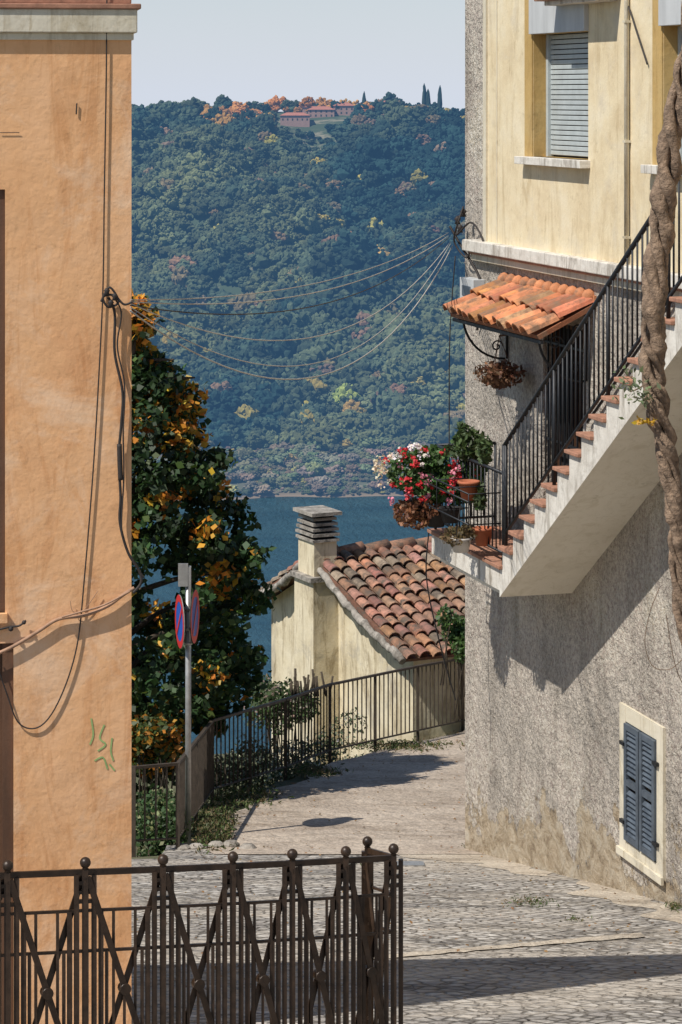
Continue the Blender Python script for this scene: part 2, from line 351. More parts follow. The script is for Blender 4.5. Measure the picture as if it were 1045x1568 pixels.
sheet('cobblestone_street',4,26.4,M['cobble'],-.012,lambda Y:-6 if Y<25 else -1.75,lambda Y:8)
def left_edge(Y):
    return float(np.interp(Y,[26,29.35,31.2,32.7,34.7,35.8,37.4,40],[-1.6,-1.42,-.62,-.10,1.05,1.7,2.85,8]))
sheet('gravel_lane',25.4,37.5,M['lane'],-.004,lambda Y:left_edge(Y)+(.35 if Y<31 else .15),lambda Y:9,wob=.12)
wx=lambda Y:8.689-.2867*Y
sheet('sandy_gutter',13,26.2,M['sand'],-.008,lambda Y:wx(Y)-.34-.15*math.sin(Y*1.3)-(.4 if Y>24.5 else 0),lambda Y:wx(Y)+.05,step=.1,wob=.28)
mb=MB()
for (x0,y0,x1,y1,w) in [(560,1466,985,1430,.10)]:
    d0=9200/(y0-945); d1=9200/(y1-945)
    p=[]; 
    for k in range(25):
        t=k/24; Y=d0+(d1-d0)*t; X=((x0-CX)/F*d0)*(1-t)+((x1-CX)/F*d1)*t; p.append((X,Y+.01*math.sin(k*2.1),float(road_z(Y))-.004,w*(1+.8*max(0,t-.6)+.15*math.sin(k*3.3))))
    for a,b in zip(p[:-1],p[1:]): mb.add([(a[0],a[1]-a[3],a[2]+a[3]*.2),(b[0],b[1]-b[3],b[2]+b[3]*.2),(b[0],b[1]+b[3],b[2]-b[3]*.2),(a[0],a[1]+a[3],a[2]-a[3]*.2)],[(0,1,2,3)])
mb.obj('stone_channel_strip',[M['sand']])
def grate(x,y,w,l):
    Y=9200/(y-945); X=(x-CX)/F*Y; mb=MB(); z=float(road_z(Y))-.004
    for k in range(7):
        yy=Y-l/2+l*k/6; mb.beam((X-w/2,yy,z-.2*(yy-Y)),(X+w/2,yy,z-.2*(yy-Y)),.02,.012)
    for sx in (-1,1): mb.beam((X+sx*w/2,Y-l/2,z+.1*l),(X+sx*w/2,Y+l/2,z-.1*l),.025,.014)
    mb.obj('drain_grate',[M['steel']])
grate(628,1322,.24,.35)
# ------------------------------------------------------------ right building
th=math.radians(16); RM=frame(1.235,26,math.sin(th),-math.cos(th))
UX,UY=math.sin(th),-math.cos(th); NX,NY=-math.cos(th),-math.sin(th)
def tw(x,w=0):
    k=(x-CX)/F; ox=1.235+NX*w; oy=26+NY*w
    return (k*oy-ox)/(UX-k*UY)
def zw(x,y,w=0):
    t=tw(x,w); d=26+NY*w+UY*t; return -(y-YH)/F*d
H=empty('stucco_house',RM)
lw=(tw(962),tw(1010),zw(985,1304),zw(985,1118)); dr=(tw(832),tw(893),-4.13,-2.05)
mb=MB(); holed_wall(mb,0,15,-9,-1.5,[lw,dr],.22)
mb.add([(0,0,-9),(0,9,-9),(0,9,4.6),(0,0,4.6)],[(3,2,1,0)])
mb.add([(0,0,-1.5),(tw(747),0,-1.5),(tw(747),0,4.6),(0,0,4.6)],[(0,1,2,3)])
mb.add([(15,0,-9),(15,9,-9),(15,9,4.6),(15,0,4.6)],[(0,1,2,3)]); mb.add([(0,9,-9),(15,9,-9),(15,9,4.6),(0,9,4.6)],[(3,2,1,0)])
mb.obj('walls',[M['stucco']],H)
uw=(tw(822),tw(906),-.57,.555); uw2=(tw(1022),tw(1022)+1.3,-.57,.555)
mb=MB(); holed_wall(mb,tw(747),15,-1.5,4.6,[uw,uw2],.2,0,1,y=-.03)
mb.add([(tw(747),-.03,-1.5),(tw(747),0.02,-1.5),(tw(747),0.02,4.6),(tw(747),-.03,4.6)],[(3,2,1,0)])
mb.obj('upper_storey',[M['yellow'],M['ochre']],H)
mb=MB()
for a,b,c,d in (uw,uw2):
    mb.box(a-.20,a-.004,-.045,-.028,c-.02,d+.62,0)
mb.box(tw(747),tw(747)+.09,-.05,-.028,-1.42,4.6,1); mb.box(tw(747)+.36,tw(747)+.375,-.036,-.028,-1.42,4.6,1)
mb.obj('window_surround',[M['ochre'],M['cream']],H)
mb=MB()
for a,b,c,d in (uw,uw2):
    mb.box(a-.01,b+.01,-.075,-.025,d,d+.62,0); mb.box(a-.25,b+.05,-.13,.06,c-.07,c,1)
    for k in range(25):
        z=c+.02+k*.046
        if z>d: break
        mb.box(a+.005,b-.005,.12,.145,z,z+.038,2)
    mb.box(a+.002,b-.002,.15,.17,c,d,3); mb.box(a,a+.05,.09,.15,c,d,2)
mb.obj('window',[M['grayp'],M['white'],M['roller'],M['dark']],H,bevel=.004)
mb=MB(); mb.box(tw(747)-.4,15,-.13,.02,-1.53,-1.42,0); mb.box(tw(747)-.3,15,-.07,.02,-1.62,-1.53,1); mb.box(tw(747)-.3,15,-.10,.02,-1.555,-1.528,2)
mb.obj('string_course',[M['white'],M['cream'],M['brickt']],H,bevel=.008)
mb=MB(); mb.box(-.5,15.3,-.6,9.4,4.6,4.75); mb.obj('roof_slab',[M['terr']],H)
mb=MB(); a0,a1=tw(866),tw(957); mb.box(a0,a1,-.30,-.03,.83,.90,0); mb.box(a0+.05,a1-.1,-.22,-.03,.79,.83,1)
mb.obj('window_ledge',[M['brickt'],M['white']],H,bevel=.006)
mb=MB(); t0=tw(970); mb.tube([(t0,-.06,4.5),(t0,-.06,1.5),(t0,-.06,-1.35)],.022,8,0)
mb.tube(curve([(tw(955),-.05,.9),(tw(970),-.05,.75),(tw(985),-.05,.5),(tw(1000),-.05,.25)]),.008,6,1)
for z in (.6,-.4,-1.2): mb.box(t0-.03,t0+.03,-.085,-.03,z,z+.02,0)
mb.obj('downpipe',[M['cream'],M['cable']],H)
a,b,c,d=lw; mb=MB(); fw=.13
mb.box(a-fw,a,-.025,.10,c-fw*.8,d+fw,0); mb.box(b,b+fw,-.025,.10,c-fw*.8,d+fw,0); mb.box(a,b,-.022,.10,d,d+fw,0); mb.box(a,b,-.022,.10,c-fw*.8,c,0)
mb.box(a-fw-.02,b+fw+.02,-.05,-.026,c-fw*.8-.03,c-fw*.8+.03,0)
mb.box(a,b,.2,.22,c,d,2)
mid=(a+b)/2
for (p,q) in ((a+.01,mid-.012),(mid+.012,b-.01)):
    mb.box(p,p+.05,-.045,-.005,c+.02,d-.01,1); mb.box(q-.05,q,-.045,-.005,c+.02,d-.01,1)
    for zz in (c+.02,(c+d)/2-.02,d-.06): mb.box(p+.05,q-.05,-.043,-.007,zz,zz+.05,1)
    z=c+.08
    while z<d-.07:
        if abs(z-(c+d)/2)>.045:
            mb.add([(p+.05,-.04,z),(q-.05,-.04,z),(q-.05,-.01,z+.026),(p+.05,-.01,z+.026)],[(0,1,2,3)],1)
            mb.add([(p+.05,-.04,z-.006),(q-.05,-.04,z-.006),(q-.05,-.04,z),(p+.05,-.04,z)],[(0,1,2,3)],1)
        z+=.042
for zz in (c+.15,d-.2):
    mb.box(a-.06,a+.03,-.056,-.03,zz,zz+.03,3); mb.box(b-.03,b+.06,-.056,-.03,zz,zz+.03,3)
mb.obj('louvred_shutters',[M['cream'],M['shutter'],M['dark'],M['iron']],H)
a,b,c,d=dr; mb=MB(); mb.box(a,b,.16,.2,c,d,0); 
mb.box(a,a+.06,.1,.16,c,d,1); mb.box(b-.06,b,.1,.16,c,d,1); mb.box(a,b,.1,.16,d-.06,d,1); mb.box((a+b)/2-.03,(a+b)/2+.03,.1,.16,c,d,1)
for k in range(9): x=a+.08+(b-a-.16)*k/8; mb.beam((x,.02,c),(x,.02,d),.014,.014,2)
for z in (c+.2,c+1.0,d-.2): mb.beam((a,.02,z),(b,.02,z),.02,.02,2)
mb.obj('entrance_door',[M['dark'],M['brownwood'],M['iron']],H)
mb=MB(); aw0=(26-24.9)/.9613; aw1=(26-22.6)/.9613; W=.54
down=Vector((0,-W,-.27)).normalized(); L=Vector((0,-W,-.27)).length
tiles(mb,(aw0,0.0,-1.80),(1,0,0),down,12,2,(aw1-aw0)/12,L/2,0,r=.092,over=.18)
mb.box(aw0,aw1,-.02,.0,-1.83,-1.74,0)
for k in range(12): mb.sphere((aw0+(k+.5)*(aw1-aw0)/12,-.03,-1.755),.07,0,8,5)
mb.obj('tiled_canopy',[M['terr']],H)
mb=MB()
for t in (aw0+.15,aw1-.2):
    mb.tube([(t,-.02,-1.88),(t,-.5,-2.12)],.014,6); mb.tube([(t,-.02,-1.9),(t,-.02,-2.5)],.014,6)
    pts=[(t,-.04-.42*math.sin(u*1.57),-2.5+.42*(1-math.cos(u*1.57))) for u in np.linspace(0,1,12)]; mb.tube(pts,.012,6)
    for cc,rr in (((-.30,-2.16),.07),((-.12,-2.38),.06),((-.1,-2.05),.05)):
        mb.tube([(t,cc[0]+rr*(1-.10*u)*math.cos(u),cc[1]+rr*(1-.10*u)*math.sin(u)) for u in np.linspace(0,8,24)],.008,5)
mb.beam((aw0,-.5,-2.13),(aw1,-.5,-2.13),.03,.03)
mb.obj('canopy_brackets',[M['iron']],H)
# stairs
LZ=-4.13; T0=3.03; RUN=.271; RISE=.176; NS=15; WO=.68
mb=MB(); tend=T0+RUN*NS
def strip(mb,t0,t1,zb0,zb1,zt,mat=0,msof=1):
    vs=[(t0,0,zb0),(t1,0,zb1),(t1,0,zt),(t0,0,zt),(t0,-WO,zb0),(t1,-WO,zb1),(t1,-WO,zt),(t0,-WO,zt)]
    mb.add(vs,[(4,5,6,7)],mat); mb.add(vs,[(0,4,7,3)],mat); mb.add(vs,[(0,1,5,4)],msof); mb.add(vs,[(3,7,6,2)],mat)
sof=lambda t:-4.42+.645*(t-2.95)
for i in range(NS): strip(mb,T0+RUN*i,T0+RUN*(i+1),sof(T0+RUN*i),sof(T0+RUN*(i+1)),LZ+RISE*(i+1)-.035)
strip(mb,2.95,T0,-4.42,sof(T0),LZ-.035)
ul=LZ+RISE*NS
mb.box(tend,12,-WO,0,ul-.28,ul-.035,0)
mb.box(1.02,2.95,-WO,0,-4.36,LZ-.035,0); mb.box(1.10,2.93,-WO+.06,0,-4.42,-4.36,1)
mb.obj('stair_flight',[M['white'],M['soffit']],H)
mb=MB()
for i in range(NS): mb.box(T0+RUN*i-.035,T0+RUN*(i+1)-.002,-WO-.035,0,LZ+RISE*(i+1)-.034+random.uniform(-.004,.004),LZ+RISE*(i+1),0)
mb.box(.98,T0-.002,-WO-.035,0,LZ-.034,LZ,0); mb.box(tend,12,-WO-.035,0,ul-.034,ul,0)
mb.obj('stair_treads',[M['brickt']],H,bevel=.006)
mb=MB(); y=-WO+.03; nz=lambda t: LZ+RISE+ (t-T0)*RISE/RUN
RH=.90
mb.tube([(T0-.02,y,nz(T0)+RH-.02),(tend,y,nz(tend)+RH)],.021,8); mb.tube([(T0-.02,y,nz(T0)+.10),(tend,y,nz(tend)+.10)],.016,6)
t=T0;k=0
while t<tend:
    if k%12==0: mb.tube([(t,y,nz(t)-.12),(t,y,nz(t)+RH)],.018,8)
    else: mb.tube([(t,y,nz(t)+.1),(t,y,nz(t)+RH-.02)],.009,5)
    t+=.10;k+=1
mb.tube([(tend,y,nz(tend)+RH),(12,y,nz(tend)+RH)],.019,8); mb.tube([(tend,y,nz(tend)+.1),(12,y,nz(tend)+.1)],.012,6)
t=tend
while t<11: mb.tube([(t,y,ul),(t,y,nz(tend)+RH)],.008,5); t+=.1
lt=LZ+.80
def railseg(p,q):
    p=Vector(p);q=Vector(q); L=(q-p).length
    mb.tube([(p.x,p.y,lt),(q.x,q.y,lt)],.016,6); mb.tube([(p.x,p.y,LZ+.1),(q.x,q.y,LZ+.1)],.012,6)
    n=int(L/.10)
    for k in range(n+1):
        r=p.lerp(q,k/n); mb.tube([(r.x,r.y,LZ if k in(0,n) else LZ+.1),(r.x,r.y,lt)],.015 if k in (0,n) else .007,5)
railseg((1.05,y,0),(T0-.05,y,0)); railseg((1.05,y,0),(1.05,-.05,0))
mb.tube([(T0+.4,-.04,nz(T0+.4)+.85),(tend,-.04,nz(tend)+.85)],.014,6)
mb.tube([(T0-.05,y,LZ),(T0-.05,y,nz(T0)+RH-.02)],.02,8)
mb.obj('stair_railing',[M['iron']],H)
mb=MB(); a=tw(722);b=tw(743); mb.box(a,b,-.12,0,zw(732,460),zw(732,426),0); mb.box(a+.08,b-.08,-.127,-.12,zw(732,453),zw(732,437),1)
mb.obj('meter_box',[M['grayp'],M['shutter']],H,bevel=.01)
def W3(t,w,z): return Vector((1.235+UX*t+NX*w,26+UY*t+NY*w,z))
mb=MB()
mb.tube(curve([W3(.12,.2,-1.3),W3(.25,.12,-1.5),W3(.5,.04,-1.75),W3(.65,.03,-2.0),W3(.45,.03,-2.3)]),.012,6)
mb.tube(curve([W3(.1,.1,-1.2),W3(.2,.16,-1.38),W3(.45,.1,-1.25),W3(.7,.08,-1.35),W3(.8,.05,-1.55)]),.010,6)
mb.tube(curve([W3(.05,.12,-1.6),W3(.0,.16,-2.4),W3(-.05,.15,-3.3),W3(.1,.2,-4.2)]),.006,5)
mb.tube(curve([W3(.3,.12,-1.1),W3(.38,.2,-1.25),W3(.2,.18,-1.45),W3(.35,.1,-1.6),W3(.5,.1,-1.42)]),.009,6)
for t,z in ((.12,-1.28),(.2,-1.36),(.3,-1.2)): mb.lathe(W3(t,.12,z),[(0,.0),(.03,.0),(.02,.03),(.035,.05),(.01,.08),(0,.08)],0,8)
mb.obj('wall_wiring',[M['cable']])
# ------------------------------------------------------------ left building
al=math.radians(8); LM=frame(-1.155,14.4,math.cos(al),math.sin(al))
LO=Vector((-1.155,14.4,0)); LU=Vector((math.cos(al),math.sin(al),0)); LN=Vector((math.sin(al),-math.cos(al),0))
def LP(x,y,off=.015):
    d=Vector(((x-CX)/F,1,-(y-YH)/F)); s=((LO+LN*off).dot(LN))/d.dot(LN); return d*s
def la(x): return (LP(x,500,0)-LO).dot(LU)
LH=empty('orange_house',LM); LD=.62  # unseen depth made shallow to narrow the shadow cast on the street
wz0=LP(10,938,0).z; wz1=LP(10,290,0).z
hole=(-1.75,la(8),wz0,wz1); hole2=(-1.75,la(21),-6.2,LP(10,985,0).z)
mb=MB(); holed_wall(mb,-6,0,-6.5,.34,[hole,hole2],.16)
mb.add([(0,0,-6.5),(0,LD,-6.5),(0,LD,.34),(0,0,.34)],[(0,1,2,3)]); mb.add([(-6,0,-6.5),(-6,LD,-6.5),(-6,LD,.34),(-6,0,.34)],[(3,2,1,0)]); mb.add([(-6,LD,-6.5),(0,LD,-6.5),(0,LD,.34),(-6,LD,.34)],[(3,2,1,0)])
mb.obj('walls',[M['orange']],LH)
mb=MB(); mb.box(-6.04,.03,-.045,LD+.04,.34,.47,0); mb.box(-6.015,.012,-.018,LD+.02,.30,.34,0); mb.box(-6.06,.05,-.06,LD+.06,.47,.50,1); mb.box(-6,.0,0,LD,.50,.58,1)
mb.obj('cornice',[M['cream'],M['brickt']],LH,bevel=.006)
mb=MB(); mb.box(hole[0],hole[1],.08,.12,wz0,wz1,0); mb.box(hole[1]-.07,hole[1]-.002,.02,.08,wz0,wz1,1); mb.box(hole2[0],hole2[1],.08,.12,-6.2,hole2[3],1)
mb.box(hole2[1]-.06,hole2[1]-.002,.02,.08,-6.2,hole2[3],1)
mb.box(hole[0]-.1,hole[1]+.012,-.04,.07,wz0-.05,wz0,2)
mb.obj('door_and_window',[M['dark'],M['brownwood'],M['orange']],LH)
mb=MB()
P=lambda l,o=.015:[LP(x,y,o) for x,y in l]
mb.tube(curve(P([(164,-20),(163,120),(160,300),(158,440),(152,570),(143,720),(130,880),(118,990),(92,1070),(62,1112),(30,1108),(10,1060),(-10,1000)])),.004,6)
mb.tube(curve(P([(166,455),(176,480),(176,540),(188,600),(186,650),(182,700),(185,760),(184,800),(196,845),(214,875),(216,893),(204,908)],.03)),.0085,6)
mb.tube(curve(P([(170,450),(186,478),(180,530),(191,590),(189,660),(190,730),(187,815),(205,860),(221,885)],.035)),.005,6)
mb.tube(curve(P([(183,680),(185,735)],.033)),.014,8)
mb.tube(curve(P([(155,462),(168,440),(182,462),(166,470),(158,455),(175,452),(190,466),(203,462)],.05)),.007,6)
for x,y in ((164,452),(176,460),(170,470)): mb.lathe(LP(x,y,.05),[(0,0),(.016,0),(.011,.015),(.018,.025),(.006,.04),(0,.04)],0,8)
mb.tube(curve(P([(0,203),(30,203)],.008)),.002,5); mb.tube(curve(P([(118,158),(117,175)],.01)),.004,5)
mb.tube(curve(P([(-5,965),(15,960),(30,958),(40,950)],.03)),.006,6); mb.sphere(LP(37,953,.03),.012,0); mb.sphere(LP(17,963,.03),.014,0)
mb.obj('facade_cable',[M['cable']])
mb=MB(); mb.tube(curve(P([(-20,1008),(20,990),(60,966),(90,948),(130,942),(165,928),(190,910),(206,900)],.025)),.010,8)
mb.tube(curve(P([(95,945),(120,938),(160,926),(200,905)],.045)),.006,6); mb.tube(curve(P([(108,920),(112,936),(128,935),(150,905)],.02)),.002,5)
mb.obj('facade_conduit',[M['cableb']])
mb=MB()
for l in ([(140,1100),(143,1125),(138,1140)],[(160,1110),(153,1130),(162,1140),(150,1150)],[(145,1165),(158,1160),(165,1178)],[(172,1130),(170,1150),(174,1165)],[(168,1170),(176,1180)]):
    pts=curve(P(l,.0022)); 
    for a,b in zip(pts[:-1],pts[1:]): mb.beam(a,b,.009,.0012,0,LN)
mb.obj('graffiti',[M['green']])
mb=MB()
A=LP(200,462,.03)
def span(a,b,sag,r=.006,mat=0):
    a=Vector(a);b=Vector(b); mb.tube([a.lerp(b,t)-Vector((0,0,sag*4*t*(1-t))) for t in np.linspace(0,1,28)],r,5,mat)
B1=W3(.02,.18,-1.42)
span(A,B1+Vector((0,0,.02)),.22,.004,1); span(A+Vector((0,0,-.02)),B1+Vector((0,0,.0)),.30,.004); span(A+Vector((0,0,-.01)),B1+Vector((.02,0,-.04)),.52,.004,1)
span(A+Vector((.0,0,-.05)),B1+Vector((.04,0,-.08)),.78,.005,1); span(A+Vector((0,0,.01)),B1+Vector((0,0,.05)),.17,.0035,1)
span(A+Vector((.0,0,-.03)),B1+Vector((.02,0,-.06)),.70,.0035,1)
mb.obj('overhead_wire',[M['cable'],M['cablel']])
# ------------------------------------------------------------ foreground fence
posts=[(-230,12.15),(-108,12.3),(12,12.45),(131,12.6),(250,12.75),(357,12.9),(448,13.05),(530,13.2),(603,13.35)]
pp=[Vector(((x-CX)/F*d,d,float(road_z(d)))) for x,d in posts]
ret=[pp[-1],Vector(((563-CX)/F*13.62,13.62,float(road_z(13.5))-.01))]
mb=MB()
def bay(p,q,short=False):
    up=Vector((0,0,1)); d=(q-p); s=d.normalized(); w=d.length
    L=lambda t,h:p+d*t+up*h
    nrm=s.cross(up)
    mb.beam(L(0,1.07),L(1,1.07),.014,.03); mb.beam(L(0,.885),L(1,.885),.012,.014); mb.beam(L(0,.69),L(1,.69),.012,.014); mb.beam(L(0,.06),L(1,.06),.02,.03)
    off=nrm*.014
    mb.beam(L(.02,1.05)+off,L(.98,-.05)+off,.008,.030); mb.beam(L(.98,1.05)-off,L(.02,-.05)-off,.008,.030)
    mb.tube([L(.5,.5)+nrm*.024,L(.5,.5)-nrm*.024],.028,12)
    if not short:
        for tt in (.36,.64): mb.beam(L(tt,.06),L(tt,.885),.014,.014)
        mb.beam(L(.5,.06),L(.5,.48),.014,.014)
def postf(p,s,ends=(-1,1)):
    up=Vector((0,0,1))
    mb.beam(p-up*.1,p+up*1.085,.030,.030); mb.lathe(p+up*1.085,[(.0,0),(.018,0),(.012,.008),(.016,.012)],0,10); mb.sphere(p+up*1.116,.027,0,14,9)
    for k in (-1,1): 
        mb.beam(p+s*.044*k-up*.1,p+s*.044*k+up*1.06,.024,.028)
        if k not in ends: continue
        mb.beam(p+s*.079*k+up*.06,p+s*.079*k+up*.885,.024,.022)
        mb.beam(p+s*.108*k+up*.06,p+s*.108*k+up*.69,.016,.018)
    for h in (1.02,.975,.93,.2,.15): mb.beam(p-s*.05+up*h,p+s*.05+up*h,.018,.018)
for i in range(len(pp)-1): bay(pp[i],pp[i+1])
bay(ret[0],ret[1],True)
for i,p in enumerate(pp): postf(p,(pp[min(i+1,len(pp)-1)]-pp[max(i-1,0)]).normalized(),(-1,) if i==len(pp)-1 else (-1,1))
postf(ret[1],(ret[0]-ret[1]).normalized(),())
mb.obj('iron_fence',[M['bronze']],bevel=0)
# ------------------------------------------------------------ lane railing
mb=MB()
def rz(Y): return float(road_z(Y))
rl=[(-5,25.2),(-2.04,25.7),(-1.625,26.0),(-1.445,29.35),(-.663,31.2),(-.139,32.7),(1.02,34.7),(1.665,35.8),(2.8,37.4),(5.5,38.8)]
hs=[.82,.82,.84,.87,.90,.92,.95,.95,.95,.95]
for i in range(len(rl)-1):
    p=Vector((rl[i][0],rl[i][1],rz(rl[i][1])));q=Vector((rl[i+1][0],rl[i+1][1],rz(rl[i+1][1]))); h0,h1=hs[i],hs[i+1]
    up=Vector((0,0,1)); mb.beam(p+up*h0,q+up*h1,.035,.028); mb.beam(p+up*.1,q+up*.1,.03,.015)
    n=max(2,int((q-p).length/.112))
    for k in range(n+1):
        t=k/n; r=p.lerp(q,t); h=h0+(h1-h0)*t
        if k in (0,) or k==n//2 and n>14: mb.beam(r-up*.1,r+up*(h+.01),.04,.04)
        else: mb.beam(r+up*.1,r+up*h,.017,.017)
mb.obj('lane_railing',[M['railmet']])
# ------------------------------------------------------------ no parking sign
SG=empty('no_parking_sign'); px,py=-1.556,26.6; z0=rz(26.6)
mb=MB(); mb.tube([(px,py,z0-.2),(px,py,-4.85)],.030,12,0); mb.box(px-.10,px+.0,py-.045,py-.01,-5.0,-4.77,0); mb.box(px+.005,px+.03,py-.05,py+.02,-5.2,-4.8,0)
for z in (-5.25,-5.45,-5.6): mb.tube([(px,py,z),(px,py,z+.03)],.04,12,0)
mb.obj('pole',[M['steel']],SG)
def disc(c,nx_,ny_,nm,dm):
    mb=MB(); n=Vector((nx_,ny_,0)).normalized(); a=Vector((-n.y,n.x,0)); up=Vector((0,0,1)); R=.27
    def ring(r0,r1,off,mat):
        S=32; vs=[]
        for k in range(S):
            t=2*math.pi*k/S; e=a*math.cos(t)+up*math.sin(t); vs+= [c+e*r0+n*off,c+e*r1+n*off]
        mb.add(vs,[(2*k,2*k+1,(2*k+3)%(2*S),(2*k+2)%(2*S)) for k in range(S)],mat)
    ring(.001,R,-.006,2); ring(.001,.205,.002,1); ring(.2,R,.004,0); 
    S=32; vs=[]; 
    for k in range(S):
        t=2*math.pi*k/S; e=a*math.cos(t)+up*math.sin(t); vs+=[c+e*R-n*.006,c+e*R+n*.004]
    mb.add(vs,[(2*k,2*k+1,(2*k+3)%(2*S),(2*k+2)%(2*S)) for k in range(S)],2)
    dd=(a+up).normalized(); e=(a-up).normalized()*.022
    mb.add([c-dd*.21-e+n*.007,c+dd*.21-e+n*.007,c+dd*.21+e+n*.007,c-dd*.21+e+n*.007],[(0,1,2,3)],0)
    mb.obj(nm,[M['red'],M['blue'],dm],SG)
disc(Vector((px-.085,py-.02,-5.36)),-.975,-.23,'sign_disc',M['steel']); disc(Vector((px+.065,py+.03,-5.32)),.985,-.11,'sign_disc_2',M['dark'])
# ------------------------------------------------------------ tiled house behind
BH=empty('tiled_roof_house',None)
R0=Vector((-.21,38,-6.72)); r=Vector((1.45,.7,0)).normalized(); g=Vector((.435,-.9,0)).normalized()
LEN=5.5
eR=R0+g*2.95+Vector((0,0,-.93)); eL=R0-g*2.15+Vector((0,0,-1.0))
mb=MB(); vR=(eR-R0); vL=(eL-R0)
o1=R0-r*.25+Vector((0,0,.03))
tiles(mb,o1,r,vR,30,11,(LEN+.5)/30,vR.length/11,0,r=.086,over=.2,jit=1.4)
tiles(mb,o1,r,vL,30,8,(LEN+.5)/30,vL.length/8,0,r=.086,over=.2)
for k in range(14): 
    c=R0-r*.3+r*(k*.42); gg=random.uniform(.6,1.1); mb.tube([c+Vector((0,0,.05+random.uniform(-.015,.015))),c+r*.46+Vector((0,0,.08))],[.085,.105],8,0,(gg,gg,gg))
mb.obj('roof_tiles',[M['oldterr']],BH)
mb=MB()
for e in (eR,eL):
    pts=[]; rr_=[]
    for k in range(40):
        t=k/39; p=R0-r*.27+(e-R0)*t; p=p+Vector((0,0,.03+.014*math.sin(k*1.1)+.01*math.sin(k*2.7)+random.uniform(-.008,.008)-.10*math.sin(math.pi*t))); pts.append(p); rr_.append(.055+.008*math.sin(k*.9)+random.uniform(-.007,.007))
    mb.tube(pts,rr_,7)
mb.obj('roof_verge',[M['conc']],BH)
mb=MB()
def wallpt(s,z,off=0): return R0+g*s-r*off+Vector((0,0,z-R0.z))
zb=-12.5
mb.add([wallpt(-1.95,zb),wallpt(2.75,zb),wallpt(2.75,-7.62),wallpt(0,-6.80),wallpt(-1.95,-7.68)],[(0,1,2,3,4)],0)
a=wallpt(2.75,zb)+r*LEN; mb.add([wallpt(2.75,zb),a,a+Vector((0,0,zb*-1-7.62)),wallpt(2.75,-7.62)],[(0,1,2,3)],0)
a=wallpt(-1.95,zb)+r*LEN; mb.add([wallpt(-1.95,zb),a,a+Vector((0,0,-zb-7.68)),wallpt(-1.95,-7.68)],[(3,2,1,0)],0)
def gbox(s0,s1,o0,o1_,z0,z1,mat=0):
    vs=[wallpt(s,z,o) for z in (z0,z1) for o in (o0,o1_) for s in (s0,s1)]
    mb.add(vs,[(0,2,3,1),(4,5,7,6),(0,1,5,4),(2,6,7,3),(0,4,6,2),(1,3,7,5)],mat)
gbox(-.25,.40,-.02,.40,zb,-6.95)
gbox(-.20,.34,.0,.36,-6.95,-6.40)
mb.obj('walls',[M['housewall']],BH)
mb=MB(); 
gbox(-.23,.37,-.03,.39,-6.44,-6.40,0)
for k in range(4): gbox(-.235+.015*k,.375-.015*k,-.035+.01*k,.395-.01*k,-6.36+k*.075,-6.32+k*.075,0)
gbox(-.15,.28,.05,.31,-6.40,-6.07,1); gbox(-.26,.40,-.06,.42,-6.06,-6.01,0)
gbox(-.28,.43,.0,.46,-7.0,-6.93,0)
mb.obj('chimney_cap',[M['conc'],M['dark']],BH)
# ------------------------------------------------------------ trees
GREEN=np.array((.030,.066,.020)); ORANGE=np.array((.66,.24,.025))
TR=empty('autumn_tree')
prof_y=[455,500,545,575,640,700,760,820,880,950,1050,1100,1150,1200]; prof_r=[.34,.42,.38,.85,1.15,1.32,1.48,1.68,1.92,1.75,1.75,1.35,.95,.6]
cl=[];
while len(cl)<450:
    y=random.uniform(455,1200); R=np.interp(y,prof_y,prof_r); 
    if random.random()>R/1.9+.15: continue
    rr=R*math.sqrt(random.uniform(.25,1))-.12; a=random.uniform(0,2*math.pi)
    cl.append((-2.55+rr*math.cos(a),30+rr*math.sin(a),-(y-145)/133.3,R,rr))
for q in ((-2.33,29.6,-2.40),(-2.30,29.6,-2.65),(-2.25,29.6,-2.55)): cl.append((*q,.3,.3))
C=[];K=[]
for (cx,cy,cz,R,rr) in cl:
    n=random.randint(60,105); p=rng.normal(size=(n,3)); p/=np.linalg.norm(p,axis=1)[:,None]; p*=(rng.uniform(.3,1,(n,1)))*np.array([.24,.24,.17])
    pts=p+np.array([cx,cy,cz])
    outer=np.clip((rr/R-.5)/.35,0,1)
    if cz>-3.0: pr=1
    elif cz>-4.1: pr=.40+.45*outer
    elif cz>-4.9: pr=.05+.28*outer
    elif cz>-7.2: pr=.01+.05*outer
    else: pr=.25
    clumpo=random.random()<pr
    hi=(p[:,2]>-.02)
    isO=(rng.random(n)<(.78 if clumpo else .03)) & (hi|(rng.random(n)<.6))
    g_=vary(GREEN*(random.uniform(.65,1.45)),n,.4); yg=rng.random(n)<.12; g_[yg]=g_[yg]*np.array([2.2,1.7,1])
    o_=vary(ORANGE,n,.35); yy=rng.random(n)<.5; o_[yy]=vary((.66,.38,.04),yy.sum(),.25)
    K.append(np.where(isO[:,None],o_,g_)); C.append(pts)
C=np.concatenate(C);K=np.concatenate(K)
cards('crown',C,rng.uniform(.06,.125,len(C)),K,M['leaf'],1.25,TR,nrm=np.array([-.3,-.5,.7]),spread=.8)
mb=MB(); mb.tube(curve([(-2.6,30,-11),(-2.55,30,-9),(-2.6,30.05,-7),(-2.5,30,-5),(-2.4,29.8,-3.2),(-2.35,29.7,-2.5)]),[.16-.14*i/40 for i in range(41)],8)
for k in range(26):
    z=random.uniform(-8,-3.3); a=random.uniform(0,6.28); R=np.interp(-z*133.3+145,prof_y,prof_r)*.85
    mb.tube(curve([(-2.57,30,z),(-2.57+R*.5*math.cos(a),30+R*.5*math.sin(a),z+.25),(-2.57+R*math.cos(a),30+R*math.sin(a),z+.3)],5),[.045-.0035*i for i in range(11)],5)
mb.obj('trunk',[M['trunk']],TR)
